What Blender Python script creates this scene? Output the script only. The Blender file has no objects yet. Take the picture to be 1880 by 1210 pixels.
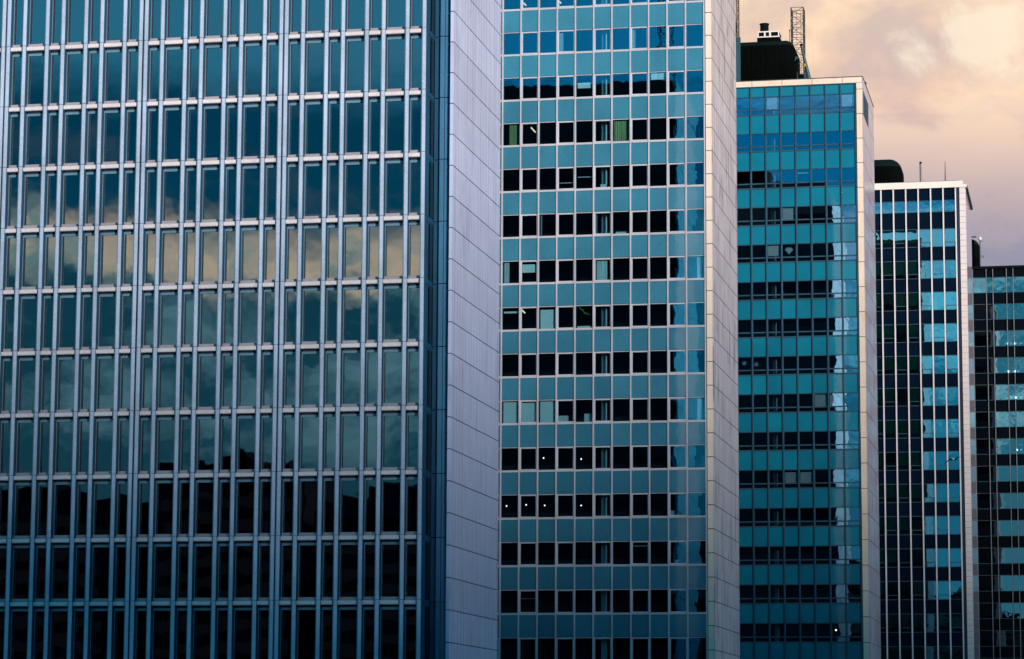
import bpy, bmesh, math, random
from mathutils import Vector, Matrix

random.seed(11)
S = bpy.context.scene
COL = S.collection

# ------------------------------------------------------------------ camera
CAM_Z = 8.0
FPX, CX, CY = 5237.308, 940.0, 605.0            # focal length in photo pixels
RW = Matrix(((0.97944577, -0.0245023, -0.20021393),
             (0.20164562, 0.14355688, 0.96888104),
             (0.00500227, -0.9893387, 0.14554696)))   # world = RW @ (right, down, forward)
cam_d = bpy.data.cameras.new("camera")
cam_d.sensor_width = 36.0
cam_d.lens = FPX / 1880.0 * 36.0
cam_d.clip_start, cam_d.clip_end = 0.5, 6000.0
cam = bpy.data.objects.new("camera", cam_d)
COL.objects.link(cam)
m = Matrix.Identity(4)
for r in range(3):
    m[r][0], m[r][1], m[r][2] = RW[r][0], -RW[r][1], -RW[r][2]
m[0][3], m[1][3], m[2][3] = 0.0, 0.0, CAM_Z
cam.matrix_world = m
S.camera = cam


def at(px, py, Y):
    """real place of a photo pixel on the upright plane at distance Y"""
    d = RW @ Vector((px - CX, py - CY, FPX))
    t = Y / d.y
    return Vector((d.x * t, Y, CAM_Z + d.z * t))


RT = RW.transposed()


def proj(p):
    c = RT @ Vector((p[0], p[1], p[2] - CAM_Z))
    return CX + FPX * c.x / c.z, CY + FPX * c.y / c.z


# ------------------------------------------------------------------ light
SUN_EL, SUN_DIR = 6.0, Vector((0.62, -0.7846, 0.0))
sun_vec = Vector((SUN_DIR.x * math.cos(math.radians(SUN_EL)), SUN_DIR.y * math.cos(math.radians(SUN_EL)),
                  math.sin(math.radians(SUN_EL)))).normalized()
sd = bpy.data.lights.new("sun", 'SUN')
sd.energy = 4.5
sd.angle = math.radians(6.0)
sd.color = (1.0, 0.83, 0.76)
sun = bpy.data.objects.new("sun", sd)
COL.objects.link(sun)
sun.rotation_euler = sun_vec.to_track_quat('Z', 'Y').to_euler()

W = bpy.data.worlds.new("World")
S.world = W
W.use_nodes = True
nt = W.node_tree
nt.nodes.clear()


class NT:
    """little helper for node trees"""
    def __init__(s, tree):
        s.t = tree

    def n(s, kind, **kw):
        nd = s.t.nodes.new(kind)
        for k, v in kw.items():
            setattr(nd, k, v)
        return nd

    def link(s, a, b):
        s.t.links.new(a, b)

    def put(s, sock, v):
        if hasattr(v, 'is_output'):
            s.link(v, sock)
        else:
            sock.default_value = v

    def math(s, op, a, b=0.0, clamp=False):
        nd = s.n('ShaderNodeMath', operation=op)
        nd.use_clamp = clamp
        s.put(nd.inputs[0], a)
        s.put(nd.inputs[1], b)
        return nd.outputs[0]

    def step(s, v, a, b, lo=0.0, hi=1.0):
        nd = s.n('ShaderNodeMapRange')
        nd.interpolation_type = 'SMOOTHSTEP'
        s.put(nd.inputs[0], v)
        for i, x in enumerate((a, b, lo, hi)):
            s.put(nd.inputs[1 + i], x)
        return nd.outputs[0]

    def mix(s, f, a, b, blend='MIX'):
        nd = s.n('ShaderNodeMix', data_type='RGBA', blend_type=blend)
        s.put(nd.inputs[0], f)
        for i, v in ((6, a), (7, b)):
            if isinstance(v, (tuple, list)):
                v = (*v[:3], 1.0)
            s.put(nd.inputs[i], v)
        return nd.outputs[2]

    def ramp(s, v, stops):
        nd = s.n('ShaderNodeValToRGB')
        s.put(nd.inputs[0], v)
        e = nd.color_ramp.elements
        while len(e) < len(stops):
            e.new(0.5)
        for k, (p, c) in enumerate(stops):
            e[k].position = p
            e[k].color = (*c, 1.0)
        return nd.outputs[0]

    def noise(s, vec, scale, detail=4.0, rough=0.55, dist=0.0):
        nd = s.n('ShaderNodeTexNoise')
        s.put(nd.inputs['Vector'], vec)
        nd.inputs['Scale'].default_value = scale
        nd.inputs['Detail'].default_value = detail
        nd.inputs['Roughness'].default_value = rough
        nd.inputs['Distortion'].default_value = dist
        return nd.outputs[0]

    def mapping(s, vec, scale=(1, 1, 1), loc=(0, 0, 0)):
        nd = s.n('ShaderNodeMapping')
        s.put(nd.inputs[0], vec)
        nd.inputs['Scale'].default_value = scale
        nd.inputs['Location'].default_value = loc
        return nd.outputs[0]


g = NT(nt)
SKY_K = 0.12                                     # background strength; colours below are divided by it
sky = g.n('ShaderNodeTexSky', sky_type='NISHITA')
sky.sun_disc = False
sky.sun_elevation = math.radians(SUN_EL)
sky.sun_rotation = math.atan2(sun_vec.x, sun_vec.y)
sky.air_density, sky.dust_density, sky.ozone_density = 1.0, 0.6, 3.0
tc = g.n('ShaderNodeTexCoord').outputs['Generated']
sep = g.n('ShaderNodeSeparateXYZ')
g.link(tc, sep.inputs[0])
dx, dy, dz = sep.outputs


def K(c):
    return tuple(v / SKY_K for v in c)


# clear sky, a deep evening blue
clear = g.mix(1.0, sky.outputs[0], (0.015, 0.98, 1.22), 'MULTIPLY')
# evening cloud deck over the far side (what the camera sees beyond the towers)
mp = g.mapping(tc, (1.0, 1.0, 1.5), (3.1, 0.7, 1.9))
n1 = g.noise(mp, 5.0, 6.0, 0.55, 0.25)
n2 = g.noise(mp, 15.0, 5.0, 0.55, 0.3)
zz = g.math('ADD', dz, g.math('MULTIPLY', g.math('SUBTRACT', n1, 0.5), 0.05))
zz = g.math('ADD', zz, g.math('MULTIPLY', g.math('ADD', dx, 0.06), 0.06))
front_t = g.math('DIVIDE', g.math('SUBTRACT', zz, 0.165), 0.10, True)
front = g.ramp(front_t, [(0.0, K((0.20, 0.24, 0.38))), (0.20, K((0.33, 0.30, 0.41))), (0.42, K((0.60, 0.45, 0.46))),
                         (0.60, K((0.86, 0.60, 0.47))), (0.78, K((0.97, 0.69, 0.49))), (1.0, K((1.08, 0.80, 0.53)))])
billow = g.step(g.math('ADD', n2, g.math('MULTIPLY', n1, 0.5)), 0.71, 0.84)
front = g.mix(g.math('MULTIPLY', billow, g.step(dz, 0.185, 0.25, 0.15, 0.8)), front, K((1.14, 0.86, 0.58)))
shade = g.step(g.math('SUBTRACT', n2, g.math('MULTIPLY', n1, 0.35)), 0.36, 0.18)
front = g.mix(g.math('MULTIPLY', shade, 0.6), front, K((0.50, 0.42, 0.46)))
# one sunlit cumulus top, low on the right of the far side
vd = g.n('ShaderNodeVectorMath', operation='DISTANCE')
g.link(tc, vd.inputs[0])
vd.inputs[1].default_value = (-0.031, 0.969, 0.243)
n3 = g.noise(g.mapping(tc, (1.0, 1.0, 1.2), (0.4, 2.2, 5.1)), 48.0, 6.0, 0.6, 0.5)
cum = g.math('ADD', vd.outputs['Value'], g.math('MULTIPLY', g.math('SUBTRACT', n3, 0.5), 0.07))
cum = g.math('ADD', cum, g.math('MULTIPLY', g.math('SUBTRACT', n2, 0.5), 0.05))
g_shadow = g.math('MULTIPLY', g.step(cum, 0.032, 0.018), 0.30)
front = g.mix(g_shadow, front, K((0.74, 0.58, 0.52)))
front = g.mix(g.math('MULTIPLY', g.step(cum, 0.024, 0.006), 0.70), front, K((1.06, 0.90, 0.70)))
# far side cloud fades to the blue overhead
is_front = g.math('MULTIPLY', g.step(dy, 0.60, 0.90), g.step(dz, 0.62, 0.33))
# the near side (behind the camera): blue above, a lit cloud bank lower down, dull grey-green under it
mr = g.mapping(tc, (1.0, 1.0, 2.2), (0.3, 5.2, 0.8))
r1 = g.noise(mr, 7.0, 6.0, 0.6, 0.4)
r2 = g.noise(mr, 20.0, 5.0, 0.6, 0.3)
rz = g.math('ADD', dz, g.math('MULTIPLY', g.math('SUBTRACT', r1, 0.5), 0.055))
bank = g.math('MULTIPLY', g.step(rz, 0.159, 0.171), g.step(rz, 0.193, 0.176))
lit = g.math('MULTIPLY', g.step(g.math('ADD', g.math('MULTIPLY', r2, 0.5), g.math('MULTIPLY', r1, 0.7)), 0.58, 0.74), g.step(dx, -0.12, -0.20))
bankc = g.mix(lit, g.mix(g.step(dx, -0.12, -0.20), K((0.48, 0.64, 0.75)), K((0.70, 1.05, 0.98))), K((3.0, 1.85, 1.2)))
low = g.mix(g.step(r2, 0.40, 0.66), K((0.03, 0.24, 0.34)), K((0.46, 0.86, 0.95)))
low = g.mix(g.step(dz, 0.115, 0.085), low, K((0.05, 0.22, 0.30)))
rear = g.mix(g.step(dz, 0.150, 0.190), low, g.mix(g.step(dz, 0.215, 0.240, 0.0, 0.6), clear, K((0.26, 1.25, 1.75))))
rear = g.mix(bank, rear, bankc)
wisp = g.math('MULTIPLY', g.step(r2, 0.52, 0.72), g.step(dz, 0.30, 0.20))
rear = g.mix(g.math('MULTIPLY', wisp, g.math('MULTIPLY', g.step(dz, 0.175, 0.20), 0.35)), rear, K((0.55, 0.50, 0.42)))
is_rear = g.step(dy, 0.0, -0.4)
col = g.mix(is_front, clear, front)
col = g.mix(g.math('MULTIPLY', is_rear, g.step(dz, 0.40, 0.26)), col, rear)
bg = g.n('ShaderNodeBackground')
g.link(col, bg.inputs[0])
bg.inputs[1].default_value = SKY_K
g.link(bg.outputs[0], g.n('ShaderNodeOutputWorld').inputs[0])

S.view_settings.view_transform = 'Standard'
S.view_settings.look = 'None'
S.view_settings.exposure = 0.0
S.view_settings.gamma = 1.0
S.cycles.max_bounces = 6
S.cycles.diffuse_bounces = 2
S.cycles.glossy_bounces = 4
S.cycles.transparent_max_bounces = 12
S.cycles.caustics_reflective = False
S.cycles.caustics_refractive = False
S.cycles.use_denoising = True


# ------------------------------------------------------------------ materials
def surface(name, base, rough=0.6, vary=0.12, streak=0.0, streak_col=None, bump=0.0, bump_scale=6.0, spec=0.5,
            ribs=0.0, metallic=0.0, streak_cut=(0.60, 0.72), coat=0.0, patch=0.0, patch_col=None, each=0.0, slab=None):
    mt = bpy.data.materials.new(name)
    mt.use_nodes = True
    t = mt.node_tree
    t.nodes.clear()
    q = NT(t)
    pos = q.n('ShaderNodeNewGeometry').outputs['Position']
    c = (*base, 1.0)
    big = q.noise(pos, 0.35, 4.0)
    fine = q.noise(pos, 9.0, 3.0)
    v = q.math('ADD', q.math('MULTIPLY', big, 0.6), q.math('MULTIPLY', fine, 0.4))
    lo = tuple(max(0.0, x * (1 - vary)) for x in base)
    hi = tuple(min(1.0, x * (1 + vary)) for x in base)
    c = q.mix(q.step(v, 0.35, 0.65), lo, hi)
    if streak:
        sv = q.noise(q.mapping(pos, (1.2, 1.2, 0.22)), 1.0, 5.0, 0.65)
        where = q.noise(q.mapping(pos, (1.0, 1.0, 1.0), (7, 3, 1)), 0.22, 2.0)
        f = q.math('MULTIPLY', q.step(sv, *streak_cut), q.step(where, 0.38, 0.60))
        c = q.mix(q.math('MULTIPLY', f, streak), c, streak_col or tuple(x * 0.4 for x in base))
    if patch:
        pv = q.noise(q.mapping(pos, (1, 1, 1), (2, 9, 4)), 1.3, 5.0, 0.65)
        c = q.mix(q.math('MULTIPLY', q.step(pv, 0.58, 0.72), patch), c, patch_col)
    if ribs:                                      # narrow upright joints every `ribs` metres along Y
        sp = q.n('ShaderNodeSeparateXYZ')
        q.link(pos, sp.inputs[0])
        fine_v = q.noise(q.mapping(pos, (3.5, 3.5, 0.05), (4, 4, 4)), 1.0, 3.0, 0.7)
        c = q.mix(q.step(fine_v, 0.48, 0.66, 0.0, 0.45), c, tuple(x * 0.55 for x in base))
        fr = q.math('FRACT', q.math('DIVIDE', sp.outputs[1], ribs))
        ln = q.math('LESS_THAN', fr, 0.11)
        nz = q.noise(q.mapping(pos, (1.0, 1.0, 0.25)), 1.1, 3.0)
        c = q.mix(q.math('MULTIPLY', ln, q.step(nz, 0.30, 0.62, 0.15, 0.75)), c, tuple(x * 0.35 for x in base))
    if slab:                                      # every cladding slab has its own tone: (height, joint level, width, amount)
        sp2 = q.n('ShaderNodeSeparateXYZ')
        q.link(pos, sp2.inputs[0])
        cb = q.n('ShaderNodeCombineXYZ')
        q.put(cb.inputs[0], q.math('FLOOR', q.math('DIVIDE', sp2.outputs[1], slab[2])))
        q.put(cb.inputs[1], q.math('FLOOR', q.math('DIVIDE', q.math('SUBTRACT', sp2.outputs[2], slab[1]), slab[0])))
        wn_ = q.n('ShaderNodeTexWhiteNoise', noise_dimensions='3D')
        q.link(cb.outputs[0], wn_.inputs['Vector'])
        c = q.mix(q.math('MULTIPLY', wn_.outputs['Value'], slab[3]), c, tuple(x * 0.45 for x in base))
    if each:                                      # every part made of this has its own tone
        rnd = q.n('ShaderNodeObjectInfo').outputs['Random']
        c = q.mix(q.math('MULTIPLY', rnd, each), c, tuple(x * y for x, y in zip(base, (0.35, 0.5, 0.62))))
    b = q.n('ShaderNodeBsdfPrincipled')
    q.put(b.inputs['Base Color'], c)
    b.inputs['Roughness'].default_value = rough
    b.inputs['Metallic'].default_value = metallic
    b.inputs['Specular IOR Level'].default_value = spec
    b.inputs['Coat Weight'].default_value = coat
    b.inputs['Coat Roughness'].default_value = 0.03
    b.inputs['Coat IOR'].default_value = 1.55
    if bump:
        bn = q.n('ShaderNodeBump')
        bn.inputs['Strength'].default_value = 1.0
        bn.inputs['Distance'].default_value = bump
        q.link(q.noise(pos, bump_scale, 4.0), bn.inputs['Height'])
        q.link(bn.outputs[0], b.inputs['Normal'])
        if coat:
            q.link(bn.outputs[0], b.inputs['Coat Normal'])
    q.link(b.outputs[0], q.n('ShaderNodeOutputMaterial').inputs[0])
    return mt


def glass(name, tint, refl_col, refl, wave=0.003, wscale=0.7, rough=0.01):
    mt = bpy.data.materials.new(name)
    mt.use_nodes = True
    t = mt.node_tree
    t.nodes.clear()
    q = NT(t)
    pos = q.n('ShaderNodeNewGeometry').outputs['Position']
    bn = q.n('ShaderNodeBump')
    bn.inputs['Strength'].default_value = 1.0
    bn.inputs['Distance'].default_value = wave
    q.link(q.noise(pos, wscale, 2.0, 0.4), bn.inputs['Height'])
    tr = q.n('ShaderNodeBsdfTransparent')
    tr.inputs[0].default_value = (*tint, 1.0)
    gl = q.n('ShaderNodeBsdfGlossy')
    gl.inputs[0].default_value = (*refl_col, 1.0)
    gl.inputs['Roughness'].default_value = rough
    q.link(bn.outputs[0], gl.inputs['Normal'])
    mx = q.n('ShaderNodeMixShader')
    mx.inputs[0].default_value = refl
    q.link(tr.outputs[0], mx.inputs[1])
    q.link(gl.outputs[0], mx.inputs[2])
    q.link(mx.outputs[0], q.n('ShaderNodeOutputMaterial').inputs[0])
    return mt


def glow(name, colr, power):
    mt = bpy.data.materials.new(name)
    mt.use_nodes = True
    t = mt.node_tree
    t.nodes.clear()
    q = NT(t)
    e = q.n('ShaderNodeEmission')
    e.inputs[0].default_value = (*colr, 1.0)
    e.inputs[1].default_value = power
    q.link(e.outputs[0], q.n('ShaderNodeOutputMaterial').inputs[0])
    return mt


M = {
    'a_metal': surface('pale lilac aluminium', (0.50, 0.62, 0.78), 0.5, 0.16, 0.35, (0.22, 0.30, 0.42), 0.004, 12, each=0.22),
    'a_side': surface('blue anodised aluminium', (0.015, 0.085, 0.16), 0.55, 0.15, spec=0.2),  # mullion sides: the shade between them is put into this dark blue
    'a_sill': surface('greyish sill metal', (0.36, 0.35, 0.39), 0.5, 0.12, 0.3, (0.3, 0.3, 0.34)),
    'a_frame': surface('pale teal window frame', (0.13, 0.27, 0.36), 0.45, 0.10),
    'a_box': surface('cream blind cassette', (0.74, 0.73, 0.74), 0.5, 0.10, 0.5, (0.40, 0.38, 0.40)),
    'a_pilaster': surface('blue grey ribbed metal', (0.05, 0.20, 0.36), 0.5, 0.14, 0.3, (0.03, 0.09, 0.17)),
    'a_gable': surface('lilac stone cladding', (0.60, 0.70, 0.98), 0.42, 0.06, 0.5, (0.25, 0.34, 0.56), 0.002, 4,
                       ribs=0.78, streak_cut=(0.52, 0.68), slab=(1.883, 14.117, 60.0, 0.22)),
    'a_glass': glass('teal solar glass', (0.05, 0.34, 0.44), (0.75, 0.92, 1.0), 0.16, 0.0035, 0.5),
    'b_metal': surface('pale window aluminium', (0.54, 0.56, 0.62), 0.45, 0.12, 0.3, (0.34, 0.30, 0.34)),
    'b_panel': surface('turquoise enamelled glass', (0.045, 0.23, 0.335), 0.4, 0.12, 0.25, (0.03, 0.14, 0.22), 0.0035, 0.9, 0.2, coat=1.0, each=0.40),
    'b_glass': glass('clear office glass', (0.72, 0.92, 0.96), (0.08, 0.66, 1.0), 0.12, 0.004, 0.8),
    'b_stone': surface('rosy marble cladding', (0.70, 0.66, 0.70), 0.38, 0.10, 0.9, (0.16, 0.19, 0.25), 0.002, 5,
                       ribs=1.2, streak_cut=(0.50, 0.60), slab=(1.828, 64.82, 1.2, 0.28)),
    'b_pillar': surface('cream marble pillar', (0.92, 0.80, 0.66), 0.5, 0.06, 0.2, (0.6, 0.5, 0.45)),
    'c_metal': surface('dark teal window metal', (0.025, 0.085, 0.13), 0.4, 0.2),
    'c_panel': surface('sea green enamelled glass', (0.003, 0.215, 0.315), 0.4, 0.12, 0.25, (0.002, 0.12, 0.19), 0.0035, 0.9, 0.2, coat=1.0, each=0.40),
    'c_glass': glass('blue office glass', (0.80, 0.95, 1.0), (0.36, 0.74, 1.0), 0.34, 0.0035, 0.8),
    'c_stone': surface('worn pink stone cladding', (0.47, 0.47, 0.56), 0.22, 0.12, 0.6, (0.26, 0.28, 0.36), 0.002, 4,
                       streak_cut=(0.51, 0.63), slab=(2.44, 71.85, 1.9, 0.25)),
    'c_pillar': surface('cream stone with rust marks', (0.90, 0.76, 0.60), 0.5, 0.06, 0.4, (0.75, 0.42, 0.20), patch=0.35,
                        patch_col=(0.78, 0.50, 0.28), streak_cut=(0.50, 0.7)),
    'd_metal': surface('white mullion paint', (0.82, 0.80, 0.82), 0.4, 0.06),
    'd_panel': surface('near black spandrel glass', (0.002, 0.008, 0.022), 0.3, 0.2, spec=0.06),
    'd_glass': glass('pale coated glass', (0.42, 0.82, 0.72), (0.28, 0.76, 1.0), 0.52, 0.003, 0.9),
    'd_tile': surface('cream tiles', (0.82, 0.74, 0.70), 0.45, 0.07),
    'd_joint': surface('grey tile joint', (0.42, 0.38, 0.40), 0.8, 0.1),
    'd_side': surface('polished pink stone', (0.54, 0.50, 0.56), 0.10, 0.06, spec=0.6),
    'd_fascia': surface('cream roof fascia', (0.92, 0.86, 0.76), 0.5, 0.04, 0.2, (0.7, 0.6, 0.5)),
    'navy': surface('navy painted metal', (0.004, 0.018, 0.045), 0.5, 0.2),
    'e_metal': surface('grey steel mullion', (0.30, 0.31, 0.32), 0.35, 0.2, metallic=0.3),
    'e_panel': surface('black spandrel glass', (0.002, 0.004, 0.008), 0.3, 0.2, spec=0.06),
    'e_glass': glass('grey mirror glass', (0.16, 0.25, 0.30), (0.66, 0.88, 0.95), 0.55, 0.004, 0.9),
    'joint': surface('dark joint sealant', (0.02, 0.05, 0.10), 0.8, 0.1),
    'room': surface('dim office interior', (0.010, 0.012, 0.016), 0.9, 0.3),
    'column': surface('white plaster column', (0.70, 0.72, 0.74), 0.8, 0.05),
    'grey_blind': surface('grey screen blind', (0.12, 0.19, 0.23), 0.9, 0.10),
    'green_blind': surface('dark green screen blind', (0.09, 0.34, 0.34), 0.9, 0.2),
    'blind': surface('white roller blind', (0.80, 0.82, 0.80), 0.85, 0.05),
    'curtain': surface('pale pleated curtain', (0.62, 0.68, 0.70), 0.9, 0.10),
    'yellow_curtain': surface('yellow green curtain', (0.34, 0.36, 0.16), 0.9, 0.15),
    'rear': surface('dark rear facade panels', (0.010, 0.020, 0.035), 0.35, 0.3),
    'rear_glass': surface('dark rear glass', (0.004, 0.010, 0.022), 0.08, 0.2, spec=0.5),
    'black_sheet': surface('black green sheet metal', (0.002, 0.003, 0.003), 0.9, 0.3, spec=0.04),
    'dark_sheet': surface('dark green roof sheet', (0.004, 0.013, 0.013), 0.85, 0.3, spec=0.08),
    'black': surface('black paint', (0.004, 0.005, 0.006), 0.8, 0.2, spec=0.1),
    'white': surface('white painted steel', (0.84, 0.82, 0.78), 0.5, 0.05),
    'steel': surface('dark galvanised steel', (0.035, 0.05, 0.055), 0.5, 0.25),
    'teal_steel': surface('dark teal steel', (0.02, 0.09, 0.12), 0.5, 0.2),
    'yellow': surface('yellow paint', (0.65, 0.48, 0.05), 0.5, 0.1),
    'gem': surface('pale blue paper', (0.62, 0.86, 0.92), 0.8, 0.1),
    'vine': surface('green leaves', (0.20, 0.34, 0.03), 0.7, 0.2),
    'asphalt': surface('asphalt', (0.045, 0.045, 0.05), 0.9, 0.2),
    'roofing': surface('roofing felt', (0.05, 0.055, 0.06), 0.9, 0.2),
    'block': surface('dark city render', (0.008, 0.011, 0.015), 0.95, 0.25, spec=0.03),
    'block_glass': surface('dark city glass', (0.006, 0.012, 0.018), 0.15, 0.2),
    'gull_white': surface('white feathers', (0.86, 0.86, 0.84), 0.8, 0.04),
    'gull_dark': surface('dark wing feathers', (0.010, 0.014, 0.02), 0.9, 0.2, spec=0.1),
    'beak': surface('yellow beak', (0.7, 0.45, 0.08), 0.5, 0.1),
    'lamp': glow('lamp glow', (1.0, 0.93, 0.80), 3.5),
    'warm_lamp': glow('warm lamp glow', (1.0, 0.62, 0.22), 6.0),
    'tube': glow('fluorescent tube glow', (0.92, 1.0, 1.0), 10.0),
    'strip': glow('warm strip light glow', (1.0, 0.70, 0.40), 1.6),
}


# ------------------------------------------------------------------ mesh helpers
class MB:
    def __init__(s):
        s.v, s.f, s.mi, s.ms = [], [], [], []

    def _m(s, name):
        if name not in s.ms:
            s.ms.append(name)
        return s.ms.index(name)

    def box(s, x0, x1, y0, y1, z0, z1, mat):
        b = len(s.v)
        s.v += [(x0, y0, z0), (x1, y0, z0), (x1, y1, z0), (x0, y1, z0), (x0, y0, z1), (x1, y0, z1), (x1, y1, z1), (x0, y1, z1)]
        k = s._m(mat)
        for q in ((0, 1, 5, 4), (1, 2, 6, 5), (2, 3, 7, 6), (3, 0, 4, 7), (4, 5, 6, 7), (3, 2, 1, 0)):
            s.f.append(tuple(b + i for i in q))
            s.mi.append(k)
        return s

    def poly(s, pts, mat):
        b = len(s.v)
        s.v += [tuple(p) for p in pts]
        s.f.append(tuple(range(b, b + len(pts))))
        s.mi.append(s._m(mat))
        return s

    def extrude_x(s, prof, x0, x1, mat, taper=0.0):
        """profile of (y, z), counter-clockwise seen from +X, swept along X"""
        b, n, k = len(s.v), len(prof), s._m(mat)
        s.v += [(x0, y, z) for y, z in prof] + [(x1, y, z) for y, z in prof]
        for i in range(n):
            j = (i + 1) % n
            s.f.append((b + i, b + j, b + n + j, b + n + i))
            s.mi.append(k)
        s.f.append(tuple(b + n + i for i in range(n)))
        s.f.append(tuple(b + n - 1 - i for i in range(n)))
        s.mi += [k, k]
        return s

    def bar(s, a, b_, r, mat, n=6, r2=None):
        a, b_ = Vector(a), Vector(b_)
        d = (b_ - a).normalized()
        u = d.orthogonal().normalized()
        w = d.cross(u)
        r2 = r if r2 is None else r2
        base, k = len(s.v), s._m(mat)
        for p, rr in ((a, r), (b_, r2)):
            for i in range(n):
                t = 2 * math.pi * i / n
                s.v.append(tuple(p + (u * math.cos(t) + w * math.sin(t)) * rr))
        for i in range(n):
            j = (i + 1) % n
            s.f.append((base + i, base + j, base + n + j, base + n + i))
            s.mi.append(k)
        s.f.append(tuple(base + n - 1 - i for i in range(n)))
        s.f.append(tuple(base + n + i for i in range(n)))
        s.mi += [k, k]
        return s

    def ball(s, c, r, mat, nu=14, nv=8, sz=1.0):
        base, k = len(s.v), s._m(mat)
        c = Vector(c)
        for j in range(nv + 1):
            ph = math.pi * j / nv
            for i in range(nu):
                t = 2 * math.pi * i / nu
                s.v.append((c.x + r * math.sin(ph) * math.cos(t), c.y + r * math.sin(ph) * math.sin(t), c.z + r * sz * math.cos(ph)))
        for j in range(nv):
            for i in range(nu):
                i2 = (i + 1) % nu
                s.f.append((base + j * nu + i, base + (j + 1) * nu + i, base + (j + 1) * nu + i2, base + j * nu + i2))
                s.mi.append(k)
        return s

    def mesh(s, name):
        me = bpy.data.meshes.new(name)
        me.from_pydata(s.v, [], s.f)
        for x in s.ms:
            me.materials.append(M[x])
        me.polygons.foreach_set('material_index', s.mi)
        me.update()
        return me

    def build(s, name, parent=None, smooth=False, loc=None):
        return link(name, s.mesh(name), parent, smooth, loc)


def link(name, me, parent=None, smooth=False, loc=None):
    o = bpy.data.objects.new(name, me)
    COL.objects.link(o)
    if parent is not None:
        o.parent = parent
    if loc is not None:
        o.location = loc
    if smooth:
        for p in me.polygons:
            p.use_smooth = True
    return o


def tag(o, label, cat, group=None, kind=None):
    if label:
        o['label'] = label
    if cat:
        o['category'] = cat
    if group:
        o['group'] = group
    if kind:
        o['kind'] = kind
    return o


def thing(name, label, cat, group=None, loc=(0, 0, 0)):
    o = bpy.data.objects.new(name, None)
    o.empty_display_size = 0.5
    COL.objects.link(o)
    o.location = loc
    return tag(o, label, cat, group)


def shown_area(x0, x1, y, z0, z1):
    """photo pixels a front-facing rectangle covers inside the frame"""
    a, b = proj((x0, y, z0)), proj((x1, y, z1))
    w = min(1880, max(a[0], b[0])) - max(0, min(a[0], b[0]))
    h = min(1210, max(a[1], b[1])) - max(0, min(a[1], b[1]))
    return max(0, w) * max(0, h)


def ragged(a=0.10):
    return math.radians(random.uniform(-a, a)), 0.0, math.radians(random.uniform(-a, a))


def rest_add(dst, src, loc):
    """append mesh builder src, moved to loc, to builder dst"""
    b = len(dst.v)
    dst.v += [(x + loc[0], y + loc[1], z + loc[2]) for x, y, z in src.v]
    for f, mi in zip(src.f, src.mi):
        dst.f.append(tuple(b + i for i in f))
        dst.mi.append(dst._m(src.ms[mi]))


def pleats(w, h, mat, amp=0.05, n=26, ph=0.0):
    mb = MB()
    k = mb._m(mat)
    for i in range(n + 1):
        x = w * i / n
        y = amp * math.sin(i * 2.2 + ph) + amp * 0.4 * math.sin(i * 0.9)
        mb.v += [(x, y, 0.0), (x, y, h), (x, y + 0.02, 0.0), (x, y + 0.02, h)]
    for i in range(n):
        a = 4 * i
        for q in ((a, a + 4, a + 5, a + 1), (a + 2, a + 3, a + 7, a + 6), (a + 1, a + 5, a + 7, a + 3), (a, a + 2, a + 6, a + 4)):
            mb.f.append(q)
            mb.mi.append(k)
    return mb


# ------------------------------------------------------------------ setting
gd = MB()
gd.poly([(-2500, -2500, 0), (2500, -2500, 0), (2500, 4000, 0), (-2500, 4000, 0)], 'asphalt')
tag(gd.build('ground'), None, None, kind='structure')

TOWERS = "office towers standing in a staggered row"
ROOF = 72.6


def shell(root, x0, x1, yf, yb, ztop, storeys, depth=5.0, front_gap=0.45, z0=-1.0, xs=None):
    """core, floor slabs, side walls, roof and dark rear facade of a tower"""
    core = MB()
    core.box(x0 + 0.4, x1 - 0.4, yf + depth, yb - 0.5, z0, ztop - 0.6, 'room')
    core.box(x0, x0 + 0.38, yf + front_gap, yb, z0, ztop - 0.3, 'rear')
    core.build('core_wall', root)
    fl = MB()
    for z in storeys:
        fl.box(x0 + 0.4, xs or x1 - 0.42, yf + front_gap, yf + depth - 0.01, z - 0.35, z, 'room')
    fl.build('floor_slab', root)['kind'] = 'stuff'
    rf = MB()
    rf.box(x0 + 0.4, x1 - 0.4, yf + 0.5, yb - 0.3, ztop - 0.5, ztop - 0.25, 'roofing')
    rf.build('roof', root)
    rr = MB()
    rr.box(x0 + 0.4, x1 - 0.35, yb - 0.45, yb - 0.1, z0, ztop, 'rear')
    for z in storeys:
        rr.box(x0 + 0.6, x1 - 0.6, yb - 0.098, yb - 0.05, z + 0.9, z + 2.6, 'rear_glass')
    rr.build('rear_wall', root)


def gable(root, x, t, yf, yb, joints, z0, ztop, mat, gap=0.05, name='gable_wall'):
    """end wall of stone courses with open joints, outer face at x, thickness t"""
    mb = MB()
    zs = sorted([z0] + [j for j in joints if z0 < j < ztop] + [ztop])
    for a, b in zip(zs, zs[1:]):
        mb.box(x - t, x, yf, yb, a + gap / 2, b - gap / 2, mat)
    mb.box(x - t + 0.02, x - 0.05, yf + 0.04, yb - 0.04, z0 + 0.1, ztop - 0.1, 'joint')
    return mb.build(name, root)


def pillar(root, x0, x1, yf, yb, joints, z0, ztop, mat, jm='joint', gap=0.05, name='corner_pillar'):
    mb = MB()
    zs = sorted([z0] + [j for j in joints if z0 < j < ztop] + [ztop])
    for a, b in zip(zs, zs[1:]):
        mb.box(x0, x1, yf, yb, a + gap / 2, b - gap / 2, mat)
    mb.box(x0 + 0.03, x1 - 0.03, yf + 0.04, yb - 0.02, z0 + 0.1, ztop - 0.1, jm)
    return mb.build(name, root)


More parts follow.
